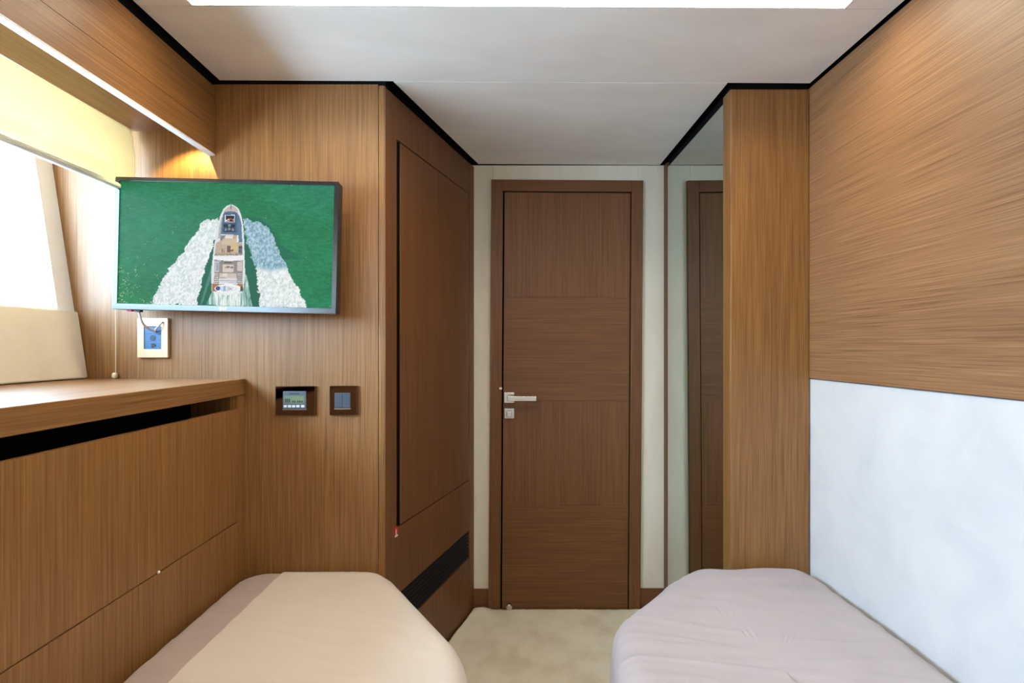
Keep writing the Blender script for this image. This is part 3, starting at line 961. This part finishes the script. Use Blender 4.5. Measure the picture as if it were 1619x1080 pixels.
# ------------------------------------------------------------------ wall plates
yp = YT
r = empty('socket_plate', (-1.104, yp, 1.145))
tag(r, 'champagne socket plate with blue-grey modules, under the television', 'socket')
bm = bmesh.new()
a0, a1, c0, c1 = -1.149, -1.054, 1.1475, 1.270
add_box(bm, a0, a0 + 0.021, yp - 0.011, yp, c0, c1, bev=0.0015)
add_box(bm, a1 - 0.021, a1, yp - 0.011, yp, c0, c1, bev=0.0015)
add_box(bm, a0 + 0.019, a1 - 0.019, yp - 0.011, yp, c0, c0 + 0.026, bev=0.0015)
add_box(bm, a0 + 0.019, a1 - 0.019, yp - 0.011, yp, c1 - 0.026, c1, bev=0.0015)
finish('plate', bm, CHAMP, r)
for k in range(3):
    z0 = c0 + 0.0265 + k * 0.0233
    m_ = box('socket_module', a0 + 0.0215, a1 - 0.0215, yp - 0.0085, yp, z0, z0 + 0.0227, BLUE, r, bev=0.0008)
    if k == 1:
        bm = bmesh.new()
        cxm, czm = (a0 + a1) / 2, z0 + 0.0113
        for ra, rb in ((0.0055, 0.0082), (0.0, 0.0028)):
            ring = []
            for q in range(20):
                a = 2 * math.pi * q / 20
                ring.append((bm.verts.new((cxm + rb * math.cos(a), yp - 0.0095, czm + rb * math.sin(a))),
                             bm.verts.new((cxm + ra * math.cos(a), yp - 0.0095, czm + ra * math.sin(a))) if ra else None))
            if ra:
                for q in range(20):
                    bm.faces.new((ring[q][0], ring[(q + 1) % 20][0], ring[(q + 1) % 20][1], ring[q][1]))
            else:
                bm.faces.new([x[0] for x in ring])
        finish('aerial_port', bm, DARKPL, m_)
    if k == 0:
        bm = bmesh.new()
        cxm = (a0 + a1) / 2
        add_box(bm, cxm - 0.005, cxm + 0.004, yp - 0.0097, yp - 0.008, z0 + 0.005, z0 + 0.0175)
        add_box(bm, cxm + 0.004, cxm + 0.009, yp - 0.0097, yp - 0.008, z0 + 0.008, z0 + 0.0145)
        finish('network_port', bm, DARKPL, m_)
# cable from the television into the top module
r = empty('cable', (-1.115, 1.53, 1.23))
tag(r, 'short grey-white cable from the television to the socket plate', 'cable')
bm = bmesh.new()
add_tube(bm, bez((-1.095, 1.496, 1.287), (-1.090, 1.497, 1.255), (-1.100, 1.520, 1.238), (-1.093, 1.5640, 1.2285)) , 0.0034, 10)
finish('wire', bm, CORD, r, smooth=True)
bm = bmesh.new()
add_tube(bm, bez((-1.093, 1.563, 1.2285), (-1.080, 1.545, 1.238), (-1.074, 1.552, 1.245), (-1.068, 1.5600, 1.258)), 0.0026, 10)
finish('wire_tail', bm, CORD, r, smooth=True)
box('plug', -1.103, -1.087, 1.489, 1.503, 1.284, 1.292, DARKPL, r, bev=0.001)
box('pink_plug', -1.126, -1.112, 1.490, 1.502, 1.2855, 1.2925, PINK, r, bev=0.001)

r = empty('thermostat', (-0.66, yp, 0.967))
tag(r, 'bronze wall thermostat with a small display and five pale buttons', 'thermostat')
a0, a1, c0, c1 = -0.7215, -0.5985, 0.9700, 1.0595
box('plate', a0, a1, yp - 0.011, yp, c0, c1, BRONZE, r, bev=0.0012)
b0, b1 = a0 + 0.0245, a1 - 0.0275
mod = box('control_module', b0, b1, yp - 0.0150, yp - 0.009, c0 + 0.020, c1 - 0.0155, GREYT, r, bev=0.001)
lcd = box('display', b0 + 0.005, b1 - 0.005, yp - 0.0158, yp - 0.0145, c0 + 0.0365, c1 - 0.0290, LCD, mod)
bm = bmesh.new()
for k, x in enumerate((0.0075, 0.013, 0.019, 0.030, 0.036, 0.045, 0.051, 0.058)):
    hh = 0.012 if k in (0, 1, 2) else 0.006
    add_box(bm, b0 + x, b0 + x + 0.0035, yp - 0.0163, yp - 0.0157, c0 + 0.0395, c0 + 0.0395 + hh)
add_box(bm, b0 + 0.02, b1 - 0.02, yp - 0.0156, yp - 0.0149, c1 - 0.0245, c1 - 0.0215)
finish('display_digits', bm, LCDD, mod)
for k in range(5):
    x = b0 + 0.0035 + k * 0.0129 + (0.002 if k == 4 else 0)
    box('button', x, x + 0.0098, yp - 0.0175, yp - 0.0148, c0 + 0.0245, c0 + 0.0315, BTN, mod, bev=0.0008)
box('trim_strip', b0 - 0.001, b1 + 0.001, yp - 0.0155, yp - 0.010, c0 + 0.0165, c0 + 0.0195, CHROME, r)

r = empty('light_switch', (-0.515, yp, 0.967))
tag(r, 'bronze double light switch with two dark grey rockers', 'switch')
a0, a1 = -0.5545, -0.4690
box('plate', a0, a1, yp - 0.011, yp, c0, c1 + 0.001, BRONZE, r, bev=0.0012)
for k in range(2):
    x = a0 + 0.0165 + k * 0.0245
    box('rocker', x, x + 0.0238, yp - 0.0150, yp - 0.009, c0 + 0.0235, c1 - 0.0205, GREYB, r, bev=0.001)
box('trim_strip', a0 + 0.0160, a1 - 0.0200, yp - 0.0150, yp - 0.010, c0 + 0.0185, c0 + 0.0215, CHROME, r)
